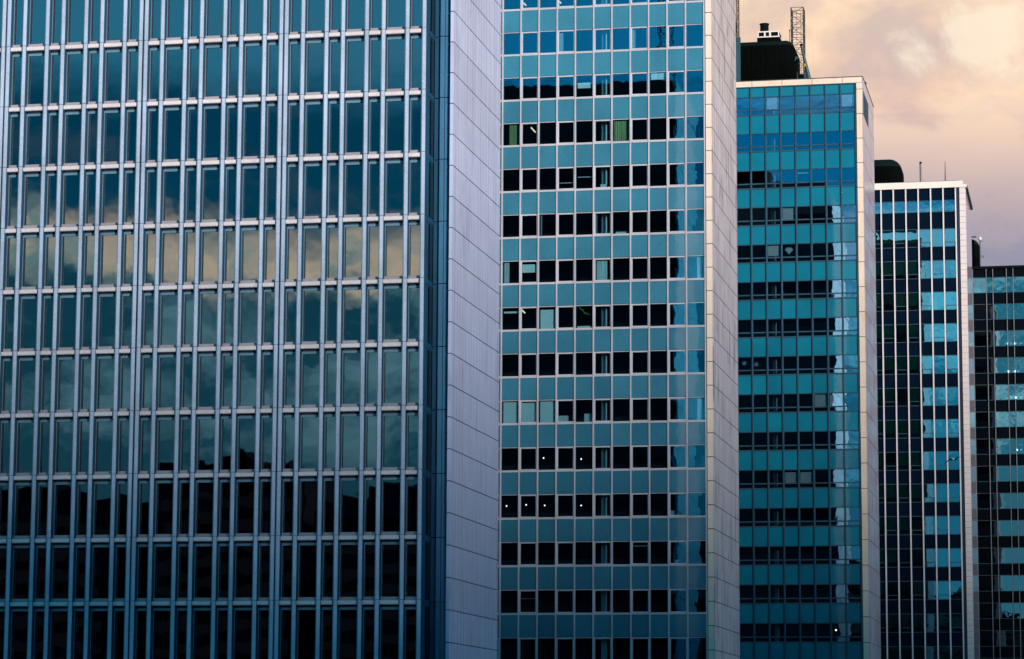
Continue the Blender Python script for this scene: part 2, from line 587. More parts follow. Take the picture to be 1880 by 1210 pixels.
def place_cells(root, cells, frame_of, pane_of, subs_of, limit=100, name='window', tilt=0.10, pane_name='pane'):
    """cells: (x0, x1, y, z0, z1, key). The `limit` that show largest become windows of their own, the rest one part."""
    order = sorted(range(len(cells)), key=lambda i: -shown_area(cells[i][0], cells[i][1], cells[i][2], cells[i][3], cells[i][4]))
    rank = set(order[:limit])
    cache = {}
    rest = MB()
    made = {}
    for i, c in enumerate(cells):
        x0, x1, y, z0, z1, key = c
        kk = key[0]
        if kk not in cache:
            fm, pm, sm = frame_of(c), pane_of(c), subs_of(c)
            cache[kk] = (fm, pm, sm, fm.mesh(name), pm.mesh(pane_name), [(n, b.mesh(n)) for n, b in sm])
        fm, pm, sm, fmesh, pmesh, smesh = cache[kk]
        if i in rank:
            w = link(name, fmesh, root, loc=(x0, y, z0))
            p = link(pane_name, pmesh, w)
            p.rotation_euler = ragged(tilt)
            for n, me in smesh:
                link(n, me, w)
            made[key[1]] = w
        else:
            rest_add(rest, fm, (x0, y, z0))
            rest_add(rest, pm, (x0, y, z0))
            for n, b in sm:
                rest_add(rest, b, (x0, y, z0))
    if rest.v:
        o = rest.build(name, root)
        o['kind'] = 'stuff'
    return made


def place_panels(root, cells, mat, name='spandrel_panel', limit=100, thick=0.06, tilt=0.12):
    order = sorted(range(len(cells)), key=lambda i: -shown_area(*cells[i]))
    rank = set(order[:limit])
    rest, cache = MB(), {}
    for i, (x0, x1, y, z0, z1) in enumerate(cells):
        k = (round(x1 - x0, 3), round(z1 - z0, 3))
        if k not in cache:
            b = MB().box(0, x1 - x0, 0, thick, 0, z1 - z0, mat)
            cache[k] = (b, b.mesh(name))
        if i in rank:
            p = link(name, cache[k][1], root, loc=(x0, y, z0))
            p.rotation_euler = ragged(tilt)
        else:
            rest_add(rest, cache[k][0], (x0, y, z0))
    if rest.v:
        rest.build(name, root)['kind'] = 'stuff'


# ------------------------------------------------------------------ tower A, the nearest
TA = thing('office_tower', 'nearest tower, wide lilac grid front of tall teal panes and a blank lilac end wall', 'tower', TOWERS, (-58, 170, 0))
TAo = Vector((58, -170, 0))
A_S = 0.944
A_Y, A_G = 170.0, 170.5
A_OFF = [0.0, 1.09, 2.64, 3.72, 5.27, 6.36, 7.91, 9.0]
A_BAY = [-78.02, -68.67, -59.31, -49.96]
A_J = [17.02 + 3.987 * k for k in range(-2, 12)]
MW = 0.22


def fix(root, size=1.0):
    """parts were written in world coordinates: shift them under the Empty placed at the tower's base"""
    off = root.location.copy()
    root.scale = (size, size, size)
    root.location = off * size + Vector((0, 0, CAM_Z * (1 - size)))
    for o in list(COL.objects):
        if o.parent == root:
            o.location = Vector(o.location) - off


for b0 in A_BAY:
    for k, d in enumerate(A_OFF):
        mb = MB()
        x = b0 + d
        for ja, jb in zip(A_J, A_J[1:]):
            a, b = ja + 0.015, jb - 0.015
            mb.box(x, x + MW, A_Y, A_Y + 0.035, a, b, 'a_metal')
            mb.box(x - 0.06, x, A_Y + 0.04, A_Y + 0.45, a, b, 'a_frame')
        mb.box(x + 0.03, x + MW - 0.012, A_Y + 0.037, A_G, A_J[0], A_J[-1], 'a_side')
        mb.box(x + 0.02, x + MW - 0.03, A_Y + 0.012, A_Y + 0.036, A_J[0] + 0.03, A_J[-1] - 0.03, 'joint')
        mb.build('mullion', TA)
cells = []
for bi, b0 in enumerate(A_BAY):
    for k in range(7):
        x0, x1 = b0 + A_OFF[k] + MW + 0.005, b0 + A_OFF[k + 1] - 0.065
        for r, j in enumerate(A_J[:-1]):
            cells.append((x0, x1, A_G, j, j + 3.987, (('n' if k % 2 == 0 else 'w') + random.choice('0112233'), (bi, k, r))))


def a_frame(c):
    w = c[1] - c[0]
    mb = MB()
    mb.box(0, 0.045, -0.03, 0.06, 0.2, 3.40, 'a_frame')
    mb.box(w - 0.05, w, -0.06, 0.06, 0.2, 3.40, 'a_frame')
    mb.box(0, w + 0.03, -0.10, 0.06, 0.015, 0.198, 'a_sill')          # sill strip
    mb.box(0, w + 0.03, -0.05, 0.06, 3.402, 3.55, 'a_frame')           # head strip
    mb.box(0.05, w - 0.055, 0.0, 0.05, 3.552, 3.98, 'joint')
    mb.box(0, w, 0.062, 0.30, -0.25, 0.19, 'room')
    return mb


def a_pane(c):
    w = c[1] - c[0]
    return MB().box(0.046, w - 0.051, 0.0, 0.015, 0.2, 3.40, 'a_glass')


def a_subs(c):
    w = c[1] - c[0]
    prof = [(-0.02, 3.69), (-0.30, 3.69)]
    for i in range(7):
        t = math.radians(90 * i / 6)
        prof.append((-0.30 - 0.07 * math.sin(t), 3.76 - 0.07 * math.cos(t)))
    for i in range(7):
        t = math.radians(75 * i / 6)
        prof.append((-0.25 - 0.12 * math.cos(t), 3.88 + 0.10 * math.sin(t)))
    prof.append((-0.02, 3.985))
    out = []
    drop = {'0': 0, '1': 2.25, '2': 2.20, '3': 2.95}[c[5][0][1]]
    if drop:
        out.append(('blind', MB().box(0.01, w - 0.01, 0.10, 0.115, 3.40 - drop, 3.42, 'grey_blind')))
    return out + [('blind_box', MB().extrude_x(prof[::-1], -0.004, w - 0.07, 'a_box'))]


madeA = place_cells(TA, cells, a_frame, a_pane, a_subs, tilt=0.15)
# the box's return side beside the corner, the ribbed pilaster behind it and the stone end wall
XC = A_BAY[-1] + 9.0 + MW
rt = MB()
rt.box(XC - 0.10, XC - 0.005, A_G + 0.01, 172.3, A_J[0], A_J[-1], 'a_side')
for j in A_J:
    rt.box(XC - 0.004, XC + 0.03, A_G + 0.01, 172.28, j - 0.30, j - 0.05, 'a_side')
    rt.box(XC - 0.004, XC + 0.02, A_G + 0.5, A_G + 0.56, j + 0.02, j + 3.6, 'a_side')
rt.build('return_panel', TA)
rp = MB()
for j in A_J[:-1]:
    rp.box(XC - 0.003, XC + 0.008, A_G + 0.58, 172.25, j + 0.06, j + 3.6, 'rear_glass')
rp.build('return_pane', TA)
pl = MB()
for ja, jb in zip(A_J, A_J[1:]):
    a, b = ja - 0.02, jb - 0.07
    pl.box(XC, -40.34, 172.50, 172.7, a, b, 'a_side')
    pl.box(-40.34, -40.06, 172.30, 172.7, a, b, 'a_pilaster')
    pl.box(-40.02, -39.76, 172.32, 172.7, a, b, 'a_pilaster')
    pl.box(-39.74, -39.66, 172.36, 172.7, a, b, 'a_pilaster')
pl.box(XC - 0.3, -39.6, 172.701, 172.8, -0.8, ROOF - 0.3, 'joint')
pl.build('pilaster', TA)
gable(TA, -39.40, 0.22, 172.0, 186.4, [14.48 + 1.995 * k for k in range(-7, 32)], -0.8, ROOF, 'a_gable', 0.055)
up = MB()
up.box(-80, XC, A_G, A_G + 0.4, A_J[-1], ROOF, 'a_metal')
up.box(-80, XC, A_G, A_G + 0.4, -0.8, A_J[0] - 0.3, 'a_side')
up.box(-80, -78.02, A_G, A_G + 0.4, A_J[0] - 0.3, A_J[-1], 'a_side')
up.build('facade_wall', TA)
shell(TA, -80, -39.55, 170.5, 186.4, ROOF, [j + 0.1 for j in A_J], 6.0, xs=XC - 0.12)
for (bi, k, r, x0, w, z0, h) in ((2, 1, 9, 0.10, 0.62, 0.4, 2.85), (2, 2, 9, 0.12, 0.40, 0.3, 3.0), (2, 3, 9, 0.10, 0.60, 0.45, 2.8)):
    bx = A_BAY[bi] + A_OFF[k] + MW
    cu = pleats(w, h, 'curtain', 0.03, 14)
    cu.build('curtain', TA, loc=(bx + x0, A_G + 0.25, A_J[r] + z0))
fix(TA, A_S)

# ------------------------------------------------------------------ tower B
TB = thing('office_tower', 'second tower, turquoise panel bands, pale thin mullions and a streaked rosy stone end wall', 'tower', TOWERS, (-48, 223, 0))
B_K = 0.963
B_Y, B_P = 223.0, 1.509
B_S = [18.64 + 3.797 * k for k in range(-2, 15)]
NB = 16
bx = [-30.37 - B_P * k for k in range(NB + 1)]
for x in bx:
    mb = MB()
    mb.box(x - 0.055, x + 0.055, B_Y, B_Y + 0.16, 8.0, ROOF - 0.5, 'b_metal')
    mb.build('mullion', TB)
cells, pans = [], []
for k in range(NB):
    x0, x1 = bx[k + 1] + 0.06, bx[k] - 0.06
    for r, s in enumerate(B_S[:-1]):
        cells.append((x0, x1, B_Y + 0.14, s - 0.09, s + 1.92, ('f' if k % 2 else 'p', (k, r))))
        pans.append((x0, x1, B_Y + 0.09, s + 1.94, s + 3.797 - 0.10))


def b_frame(c):
    w = c[1] - c[0]
    mb = MB()
    mb.box(0, w, -0.10, 0.12, 0.0, 0.16, 'b_metal')
    mb.box(0, w, -0.02, 0.10, 1.96, 2.01, 'b_metal')
    if c[5][0] == 'f':
        mb.box(0, 0.085, -0.05, 0.08, 0.162, 1.958, 'b_metal')
        mb.box(w - 0.085, w, -0.05, 0.08, 0.162, 1.958, 'b_metal')
        mb.box(0.087, w - 0.087, -0.05, 0.08, 0.162, 0.23, 'b_metal')
        mb.box(0.087, w - 0.087, -0.05, 0.08, 1.89, 1.958, 'b_metal')
    else:
        mb.box(0, 0.02, -0.01, 0.08, 0.162, 1.958, 'c_metal')
        mb.box(w - 0.02, w, -0.01, 0.08, 0.162, 1.958, 'c_metal')
    return mb


def b_pane(c):
    w = c[1] - c[0]
    e = 0.088 if c[5][0] == 'f' else 0.022
    return MB().box(e, w - e, 0.02, 0.035, 0.165 if e < 0.05 else 0.232, 1.955 if e < 0.05 else 1.888, 'b_glass')


madeB = place_cells(TB, cells, b_frame, b_pane, lambda c: [], tilt=0.16)
place_panels(TB, pans, 'b_panel')
pillar(TB, -30.245, -29.79, 222.93, 223.6, [67.0 - 1.898 * k for k in range(-3, 35)], -0.6, ROOF, 'b_pillar', gap=0.06)
gable(TB, -29.73, 0.05, 222.95, 238.6, [67.0 - 1.898 * k for k in range(-3, 35)], -0.6, ROOF, 'b_stone', 0.06)
cw = MB()
cw.box(-30.31, -30.25, 223.1, 223.5, 0, ROOF - 0.5, 'c_metal')
cw.box(-30.2, -29.80, 223.61, 238.5, 0, ROOF - 0.1, 'joint')
cw.build('end_wall', TB)
fc = MB()
fc.box(-70, -30.25, 222.96, 223.4, ROOF - 0.5, ROOF, 'b_pillar')
fc.box(-70, bx[-1] - 0.06, 223.1, 223.4, 0, ROOF - 0.5, 'b_panel')
fc.box(bx[-1], -30.3, 223.1, 223.4, 0, B_S[0] - 0.1, 'b_panel')
fc.build('facade_wall', TB)
shell(TB, -70, -29.8, 223.05, 238.6, ROOF, [s - 0.3 for s in B_S], 5.5)
bcol = MB()
for xx, yy in ((-38.78, 224.35),):
    bcol = MB().bar((xx, yy, 8), (xx, yy, ROOF - 0.6), 0.24, 'column', 16)
    bcol.build('column', TB, smooth=False)


def b_win(i, r):
    """window i-th from the left of the eleven in view, r-th row from the top: lower-left corner of its opening"""
    k = 10 - i
    return bx[k + 1] + 0.06, B_S[15 - r]


def b_sub(nm, i, r, mb, dx_, dy_, dz_):
    x, s = b_win(i, r)
    w = madeB.get((10 - i, 15 - r))
    if w is not None:
        return mb.build(nm, w, loc=(dx_, dy_ - 0.14, dz_ + 0.09))
    return mb.build(nm, TB, loc=(x + dx_, B_Y + dy_, s + dz_))


for i, r, za, zb in ((4, 2, 0.85, 1.30), (8, 2, 1.30, 1.82), (1, 6, 0.95, 1.62), (0, 7, 1.45, 1.6), (2, 7, 0.10, 1.66),
                     (0, 9, 0.10, 1.80), (1, 9, 0.10, 1.72), (2, 9, 0.10, 1.80), (4, 7, 0.12, 0.26), (7, 12, 1.5, 1.55), (3, 4, 0.62, 0.66),
                     (4, 4, 1.05, 1.09), (9, 9, 1.74, 1.84), (1, 13, 1.2, 1.23)):
    b_sub('blind', i, r, MB().box(0.09, 1.30, 0, 0.02, za, zb, 'blind'), 0, 0.32, 0)
for i, r, xa, wd, mt_ in ((0, 3, 0.45, 0.75, 'yellow_curtain'), (6, 3, 0.08, 1.2, 'yellow_curtain'), (0, 6, 0.05, 0.45, 'curtain'),
                          (5, 6, 0.15, 0.85, 'curtain'), (10, 6, 0.75, 0.55, 'curtain'), (10, 9, 0.72, 0.55, 'curtain'),
                          (3, 1, 0.05, 0.30, 'curtain'), (7, 1, 0.02, 0.28, 'curtain'), (10, 3, 0.9, 0.4, 'rear'), (2, 5, 0.05, 0.1, 'curtain'),
                          (5, 5, 0.02, 0.15, 'curtain')):
    b_sub('curtain', i, r, pleats(wd, 1.72, mt_, 0.04, 22, i), xa, 0.45, 0.10)
fix(TB, B_K)

# ------------------------------------------------------------------ tower C
C_TOP = 73.12
TC = thing('office_tower', 'third tower, sea green panels in a dark teal grid under a cream roof edge', 'tower', TOWERS, (-40, 273, 0))
C_Y, C_P = 273.0, 1.466
C_T = [18.19 + 3.675 * k for k in range(-2, 16)]
NC = 13
cx_ = [-22.37 - C_P * k for k in range(NC + 1)]
for x in cx_:
    mb = MB()
    mb.box(x - 0.075, x + 0.075, C_Y + 0.02, C_Y + 0.20, 8.0, C_TOP - 0.62, 'c_metal')
    mb.box(x - 0.03, x + 0.03, C_Y - 0.03, C_Y + 0.018, 8.0, C_TOP - 0.62, 'c_metal')
    mb.build('mullion', TC)
cells, pans = [], []
for k in range(NC):
    x0, x1 = cx_[k + 1] + 0.078, cx_[k] - 0.078
    for r, t in enumerate(C_T):
        if r < len(C_T) - 1:
            cells.append((x0, x1, C_Y + 0.16, t, t + 1.90, ('a', (k, r))))
        z1 = min(t + 3.60 - 3.675, C_TOP - 0.75)
        if r > 0:
            pans.append((x0, x1, C_Y + 0.12, t - 1.79, min(t - 0.05, C_TOP - 0.72)))


def c_frame(c):
    w = c[1] - c[0]
    mb = MB()
    mb.box(0, w, -0.08, 0.1, -0.035, 0.10, 'c_metal')
    mb.box(0, w, -0.04, 0.1, 0.46, 0.58, 'c_metal')
    mb.box(0, w, -0.05, 0.1, 1.80, 1.875, 'c_metal')
    for q in (0, w - 0.02):
        mb.box(q, q + 0.02, -0.01, 0.1, 0.10, 0.46, 'c_metal')
        mb.box(q, q + 0.02, -0.01, 0.1, 0.58, 1.80, 'c_metal')
    return mb


def c_pane(c):
    w = c[1] - c[0]
    return MB().box(0.022, w - 0.022, 0.02, 0.035, 0.585, 1.795, 'c_glass')


def c_subs(c):
    w = c[1] - c[0]
    return [('vent_pane', MB().box(0.022, w - 0.022, 0.02, 0.035, 0.105, 0.455, 'c_glass'))]


madeC = place_cells(TC, cells, c_frame, c_pane, c_subs, tilt=0.16)
place_panels(TC, pans, 'c_panel')
CJ = [71.85 - 2.44 * k for k in range(0, 29)]
pillar(TC, -22.235, -21.68, 272.93, 273.6, CJ, 0, C_TOP - 0.62, 'c_pillar', gap=0.06)
gable(TC, -21.62, 0.05, 272.95, 286.5, CJ, 0, C_TOP - 0.05, 'c_stone', 0.06)
cw = MB()
cw.box(-22.12, -21.69, 273.61, 286.4, 0, C_TOP - 0.1, 'joint')
cw.box(-22.293, -22.24, 273.05, 273.5, 0, C_TOP - 0.62, 'c_metal')
cw.build('end_wall', TC)
fc = MB()
xs = [-62] + [-33.6 + 2.92 * k for k in range(0, 5)]
for a, b in zip([-62, -35.4, -32.45, -29.5, -26.55, -23.6], [-35.4, -32.45, -29.5, -26.55, -23.6, -21.68]):
    fc.box(a + 0.02, b - 0.02, 272.94, 273.4, C_TOP - 0.61, C_TOP - 0.06, 'c_pillar')
fc.box(-62, -21.6, 272.90, 273.5, C_TOP - 0.058, C_TOP + 0.02, 'steel')
fc.box(-21.9, -21.58, 273.502, 286.55, C_TOP - 0.05, C_TOP + 0.02, 'steel')
fc.box(-62, -22.3, 273.0, 273.4, C_TOP - 0.70, C_TOP - 0.615, 'c_metal')
fc.build('roof_fascia', TC)
fw = MB()
fw.box(-62, cx_[-1] - 0.08, 273.1, 273.4, 0, C_TOP - 0.71, 'c_panel')
fw.box(cx_[-1], -22.3, 273.1, 273.4, 0, C_T[0] - 0.1, 'c_panel')
fw.build('facade_wall', TC)
lv = MB()
for q in range(9):
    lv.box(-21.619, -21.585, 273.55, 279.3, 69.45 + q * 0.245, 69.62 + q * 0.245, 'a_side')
lv.box(-21.619, -21.60, 273.5, 279.35, 69.4, 71.75, 'rear')
lv.build('vent_grille', TC)
shell(TC, -62, -21.7, 273.05, 286.5, C_TOP, [t - 0.2 for t in C_T], 5.5)
MB().bar((-30.62, 274.5, 8), (-30.62, 274.5, C_TOP - 0.7), 0.23, 'column', 16).build('column', TC)


def c_spot(px, py):
    return at(px, py, C_Y + 0.35)


def c_sub(px, py, nm, mb):
    """hang a builder in the window that shows at photo point px, py"""
    p = at(px, py, C_Y + 0.16)
    k = int((cx_[0] - p.x) / C_P)
    r = max(i for i, t in enumerate(C_T) if t <= p.z)
    w = madeC.get((k, r))
    if w is not None:
        return mb.build(nm, w)
    return mb.build(nm, TC, loc=(cx_[k + 1] + 0.078, C_Y + 0.16, C_T[r]))


for px, py, za, zb in ((1447, 391, 0.6, 1.72), (1421, 457, 0.72, 1.72), (1508, 730, 0.6, 1.72), (1535, 730, 0.6, 1.70),
                       (1450, 875, 0.6, 1.60), (1478, 875, 0.6, 1.60), (1419, 187, 0.55, 1.78), (1558, 184, 0.6, 1.78), (1475, 318, 1.45, 1.55)):
    c_sub(px, py, 'blind', MB().box(0.05, 1.25, 0.16, 0.18, za, zb, 'blind'))
fix(TC)

# ------------------------------------------------------------------ tower D
TD = thing('office_tower', 'fourth tower, black and pale blue bands behind white mullions, cream tiled corner', 'tower', TOWERS, (-32, 325, 0))
D_Y, D_P = 325.0, 1.417
ND = 12
dx_ = [-15.31 - D_P * k for k in range(ND + 1)]
D_G = [67.28 - 3.664 * k for k in range(-1, 17)]           # tops of the glass bands
for x in dx_:
    MB().box(x - 0.072, x + 0.072, D_Y - 0.05, D_Y + 0.25, 6.0, 72.0, 'd_metal').build('mullion', TD)
cells, pans = [], []
for k in range(ND):
    x0, x1 = dx_[k + 1] + 0.088, dx_[k] - 0.088
    for r, t in enumerate(D_G):
        if r == 0:
            cells.append((x0, x1, D_Y + 0.2, 69.28, 70.59, ('s0', (k, r))))
            pans.append((x0, x1, D_Y + 0.18, 70.65, 71.99))
            pans.append((x0, x1, D_Y + 0.18, 67.34, 69.24))
        else:
            cells.append((x0, x1, D_Y + 0.2, t - 2.06, t, (('v' if (k + r) % 2 else 'p') + random.choice('0111'), (k, r))))
            pans.append((x0, x1, D_Y + 0.18, t - 3.664 + 0.05, t - 2.10))


def d_frame(c):
    w, h = c[1] - c[0], c[4] - c[3]
    mb = MB()
    mb.box(0, w, -0.03, 0.1, -0.035, 0.03, 'teal_steel')
    mb.box(0, w, -0.03, 0.1, h - 0.03, h + 0.04, 'teal_steel')
    for q in (0, w - 0.02):
        mb.box(q, q + 0.02, -0.01, 0.1, 0.53 if c[5][0][0] == 'v' else 0.03, h - 0.03, 'teal_steel')
    if c[5][0][0] == 'v':
        mb.box(0, w, -0.04, 0.1, 0.46, 0.53, 'teal_steel')
        mb.box(0, 0.06, -0.04, 0.1, 0.032, 0.458, 'teal_steel')
        mb.box(w - 0.06, w, -0.04, 0.1, 0.032, 0.458, 'teal_steel')
    return mb


def d_pane(c):
    w, h = c[1] - c[0], c[4] - c[3]
    return MB().box(0.022, w - 0.022, 0.02, 0.04, 0.535 if c[5][0][0] == 'v' else 0.033, h - 0.033, 'd_glass')


def d_subs(c):
    w = c[1] - c[0]
    out = []
    if c[5][0][0] == 'v':
        out.append(('vent_pane', MB().box(0.063, w - 0.063, 0.0, 0.02, 0.035, 0.456, 'd_glass')))
    if c[5][0][1] == '1':
        out.append(('blind', MB().box(0.03, w - 0.03, 0.14, 0.15, 0.55, c[4] - c[3] - 0.02, 'green_blind')))
    return out


madeD = place_cells(TD, cells, d_frame, d_pane, d_subs, tilt=0.2)
place_panels(TD, pans, 'd_panel', tilt=0.15)
pillar(TD, -14.86, -14.21, 324.93, 325.5, [72.0 - 0.685 * k for k in range(1, 103)], 0, 72.0, 'd_tile', 'd_joint', gap=0.045)
MB().box(-14.84, -14.16, 325.505, 338.8, 0, 71.9, 'd_side').build('gable_wall', TD)
MB().box(-15.21, -14.87, 325.02, 325.4, 0, 72.0, 'navy').build('corner_strip', TD)
fc = MB()
fc.box(-55, -14.45, 324.8, 325.5, 72.33, 72.75, 'd_fascia')
fc.box(-55, -14.02, 324.78, 325.5, 72.0, 72.325, 'd_fascia')
fc.box(-14.8, -13.95, 325.502, 338.9, 71.95, 72.28, 'navy')
fc.box(-55, -15.2, 325.0, 325.4, 72.752, 72.83, 'steel')
fc.build('roof_fascia', TD)
fw = MB()
fw.box(-55, dx_[-1] - 0.09, 325.2, 325.4, 0, 72.0, 'd_panel')
fw.box(dx_[-1], -15.2, 325.2, 325.4, 0, D_G[-1] - 3.65, 'd_panel')
fw.build('facade_wall', TD)
shell(TD, -55, -14.3, 325.2, 338.8, 72.6, [t - 2.3 for t in D_G], 5.0)
fix(TD)

# ------------------------------------------------------------------ tower E
TE = thing('office_tower', 'farthest tower, at the right edge, black bands and grey mirror glass with thin paired mullions', 'tower', TOWERS, (-26, 376, 0))
E_Y = 376.0
E_X = []
x = -15.67 - 2.63 * 4
while x < -6.9:
    E_X += [x, x + 1.77]
    x += 2.63
E_T = [69.83 - 3.563 * k for k in range(0, 17)]
for x in E_X:
    MB().box(x - 0.038, x + 0.038, E_Y - 0.12, E_Y + 0.15, 5, 70.95, 'e_metal').build('mullion', TE)
cells, pans = [], []
for a, b in zip(E_X, E_X[1:]):
    x0, x1 = a + 0.055, b - 0.055
    for r, t in enumerate(E_T):
        cells.append((x0, x1, E_Y + 0.15, t - 2.02, t, ('w%.2f' % (x1 - x0), (round(a, 2), r))))
        pans.append((x0, x1, E_Y + 0.12, t - 3.563 + 0.04, t - 2.06))
    pans.append((x0, x1, E_Y + 0.12, E_T[0] + 0.06, 71.0))


def e_frame(c):
    w, h = c[1] - c[0], c[4] - c[3]
    mb = MB()
    mb.box(0, w, -0.05, 0.08, -0.03, 0.03, 'teal_steel')
    mb.box(0, w, -0.05, 0.08, h - 0.03, h + 0.05, 'steel')
    for q in (0, w - 0.02):
        mb.box(q, q + 0.02, -0.01, 0.08, 0.03, h - 0.03, 'teal_steel')
    return mb


def e_pane(c):
    w, h = c[1] - c[0], c[4] - c[3]
    return MB().box(0.022, w - 0.022, 0.0, 0.02, 0.033, h - 0.033, 'e_glass')


madeE = place_cells(TE, cells, e_frame, e_pane, lambda c: [], tilt=0.2)
place_panels(TE, pans, 'e_panel', tilt=0.1)
fc = MB()
fc.box(-50, -6.4, 375.7, 376.4, 70.96, 71.3, 'black')
fc.box(-6.8, -6.4, 376.402, 390, 70.96, 71.3, 'black')
fc.build('roof_fascia', TE)
MB().box(-6.85, -6.5, 376.1, 390, 0, 70.95, 'd_side').build('gable_wall', TE)
fw = MB()
fw.box(-50, E_X[0] - 0.06, 376.1, 376.4, 0, 70.95, 'e_panel')
fw.box(E_X[0], -6.86, 376.2, 376.4, 0, E_T[-1] - 3.5, 'e_panel')
fw.box(E_X[-1] + 0.06, -6.86, 376.1, 376.4, E_T[-1] - 3.49, 70.95, 'e_panel')
fw.build('facade_wall', TE)
shell(TE, -50, -6.8, 376.2, 390, 71.2, [t - 2.3 for t in E_T], 6.0)
fix(TE)


# ------------------------------------------------------------------ things on the roofs
def rounded_room(name, label, x0, x1, y0, y1, z0, z1, rad, seg=8):
    root = thing(name, label, 'plant room', 'dark plant rooms on the tower roofs', ((x0 + x1) / 2, (y0 + y1) / 2, z0))
    bm = bmesh.new()
    bmesh.ops.create_cube(bm, size=1.0)
    for v in bm.verts:
        v.co = Vector((v.co.x * (x1 - x0), v.co.y * (y1 - y0), (v.co.z + 0.5) * (z1 - z0)))
    ed = [e for e in bm.edges if min(v.co.z for v in e.verts) > 0.1 or abs(e.verts[0].co.z - e.verts[1].co.z) > 0.1]
    bmesh.ops.bevel(bm, geom=ed, offset=rad, segments=seg, affect='EDGES', profile=0.5)
    me = bpy.data.meshes.new('casing')
    for f in bm.faces:
        f.smooth = True
        f.material_index = 0 if f.normal.z < 0.35 else 1
    bm.to_mesh(me)
    bm.free()
    me.materials.append(M['black_sheet'])
    me.materials.append(M['dark_sheet'])
    link('casing', me, root)
    rb = MB()
    n = int((x1 - x0 - 2 * rad) / 0.45)
    for i in range(n + 1):
        xx = -(x1 - x0) / 2 + rad + i * (x1 - x0 - 2 * rad) / max(1, n)
        rb.box(xx - 0.03, xx + 0.03, -(y1 - y0) / 2 - 0.035, -(y1 - y0) / 2 + 0.02, 0.05, (z1 - z0) - rad, 'black_sheet')
    rb.build('sheet_ribs', root)
    return root


def P(px, py, Y):
    return at(px, py, Y)


# roof of C
a, b = P(1352, 146, 276.5), P(1457, 72, 276.5)
PR = rounded_room('plant_room', 'large black rounded plant room behind the third tower\'s roof edge', a.x - 5.5, b.x, 276.5, 283.5, C_TOP - 0.25, P(1431, 71.5, 276.5).z, 0.9)
y = 279.0
a, b = P(1391, 69.5, y), P(1430.5, 56, y)
zr = PR.location.z + (P(1431, 71.5, 276.5).z - (C_TOP - 0.25))
VB = thing('ventilation_box', 'white framed ventilation box with three dark openings on the plant room', 'vent', None, ((a.x + b.x) / 2, y + 1, zr))
w = (b.x - a.x) / 2
z0, z1 = a.z - zr, b.z - zr
fr = MB()
fr.box(-w - 0.05, w + 0.05, -1.05, 1.05, -0.05, z0 - 0.002, 'black_sheet')
fr.box(-w - 0.02, w + 0.02, -1.02, 1.02, z0, z0 + 0.12, 'white')
fr.box(-w, w, -1.0, 1.0, z1 - 0.12, z1, 'white')
for q0, q1 in ((-w, -w + 0.10), (-w + 0.64, -w + 0.80), (-w + 1.16, -w + 1.34), (w - 0.12, w)):
    fr.box(q0, q1, -1.0, -0.85, z0 + 0.122, z1 - 0.122, 'white')
    fr.box(q0, q1, 0.85, 1.0, z0 + 0.122, z1 - 0.122, 'white')
fr.build('frame', VB)
MB().box(-w + 0.05, w - 0.03, -0.8, 0.8, z0 + 0.125, z1 - 0.125, 'black').build('louvre', VB)
a, b = P(1393.5, 56, y), P(1409, 39, y)
CH = thing('roof_chimney', 'short black round flue standing on the white ventilation box', 'chimney', None, ((a.x + b.x) / 2, y + 1, zr + z1))
rr_, hh = (b.x - a.x) / 2, b.z - a.z
MB().bar((0, 0, 0.002), (0, 0, hh), rr_, 'black', 20).build('flue', CH, smooth=False)
c_ = MB()
c_.bar((0, 0, hh + 0.001), (0, 0, hh + 0.08), rr_ + 0.06, 'black', 20)
c_.build('rim', CH)
MB().bar((0, 0, 0.003), (0, 0, 0.10), rr_ + 0.05, 'black', 20).build('collar', CH)


def lattice(root, x, y, z0, z1, w, d, step, r_leg, r_br, mat='steel'):
    corners = [(x - w / 2, y - d / 2), (x + w / 2, y - d / 2), (x + w / 2, y + d / 2), (x - w / 2, y + d / 2)]
    for cx2, cy2 in corners:
        MB().bar((cx2, cy2, z0), (cx2, cy2, z1), r_leg, mat, 6).build('leg', root)
    br = MB()
    z, flip = z0, False
    while z < z1 - 0.05:
        zt = min(z + step, z1)
        for i in range(4):
            p, q = corners[i], corners[(i + 1) % 4]
            br.bar((*p, zt), (*q, zt), r_br, mat, 4)
            if flip:
                p, q = q, p
            br.bar((*p, z), (*q, zt), r_br, mat, 4)
            if i % 2 == 0:
                zm = (z + zt) / 2
                br.bar((*p, zm), (*q, zm), r_br * 0.7, mat, 4)
        flip = not flip
        z = zt
    br.build('bracing', root)


y = 280.0
a, b = P(1453, 17, y), P(1477.5, 144, y)
LM = thing('lattice_mast', 'square steel lattice mast rising beside the black plant room on the third tower', 'mast', None, ((a.x + b.x) / 2, y, C_TOP - 0.25))
lattice(LM, 0, 0, 0, a.z - LM.location.z, b.x - a.x - 0.05, 1.3, 1.06, 0.06, 0.032)
MB().box(-0.55, 0.85, -0.5, 0.5, 0.0, b.z - LM.location.z + 0.35, 'teal_steel').build('base', LM)
ca = MB()
ca.bar((-0.05, -0.6, 0), (-0.05, -0.6, a.z - LM.location.z - 0.4), 0.02, 'steel', 5)
ca.bar((0.36, -0.6, 0), (0.36, -0.6, a.z - LM.location.z - 0.4), 0.02, 'steel', 5)
ca.build('cable', LM)
y = 278.4
hd, ft = P(1471, 83, y), P(1491.5, 143, y)
DV = thing('davit_arm', 'dark teal leaning crane arm with a round head in front of the lattice mast', 'crane', None, (ft.x, y, C_TOP - 0.25))
o3 = Vector(DV.location)
MB().bar(Vector((ft.x, y, C_TOP - 0.25)) - o3, hd - o3, 0.27, 'teal_steel', 8, 0.10).build('arm', DV)
MB().ball(hd - o3, 0.16, 'black').build('pulley', DV)
ft2 = P(1488, 138, y - 0.02)
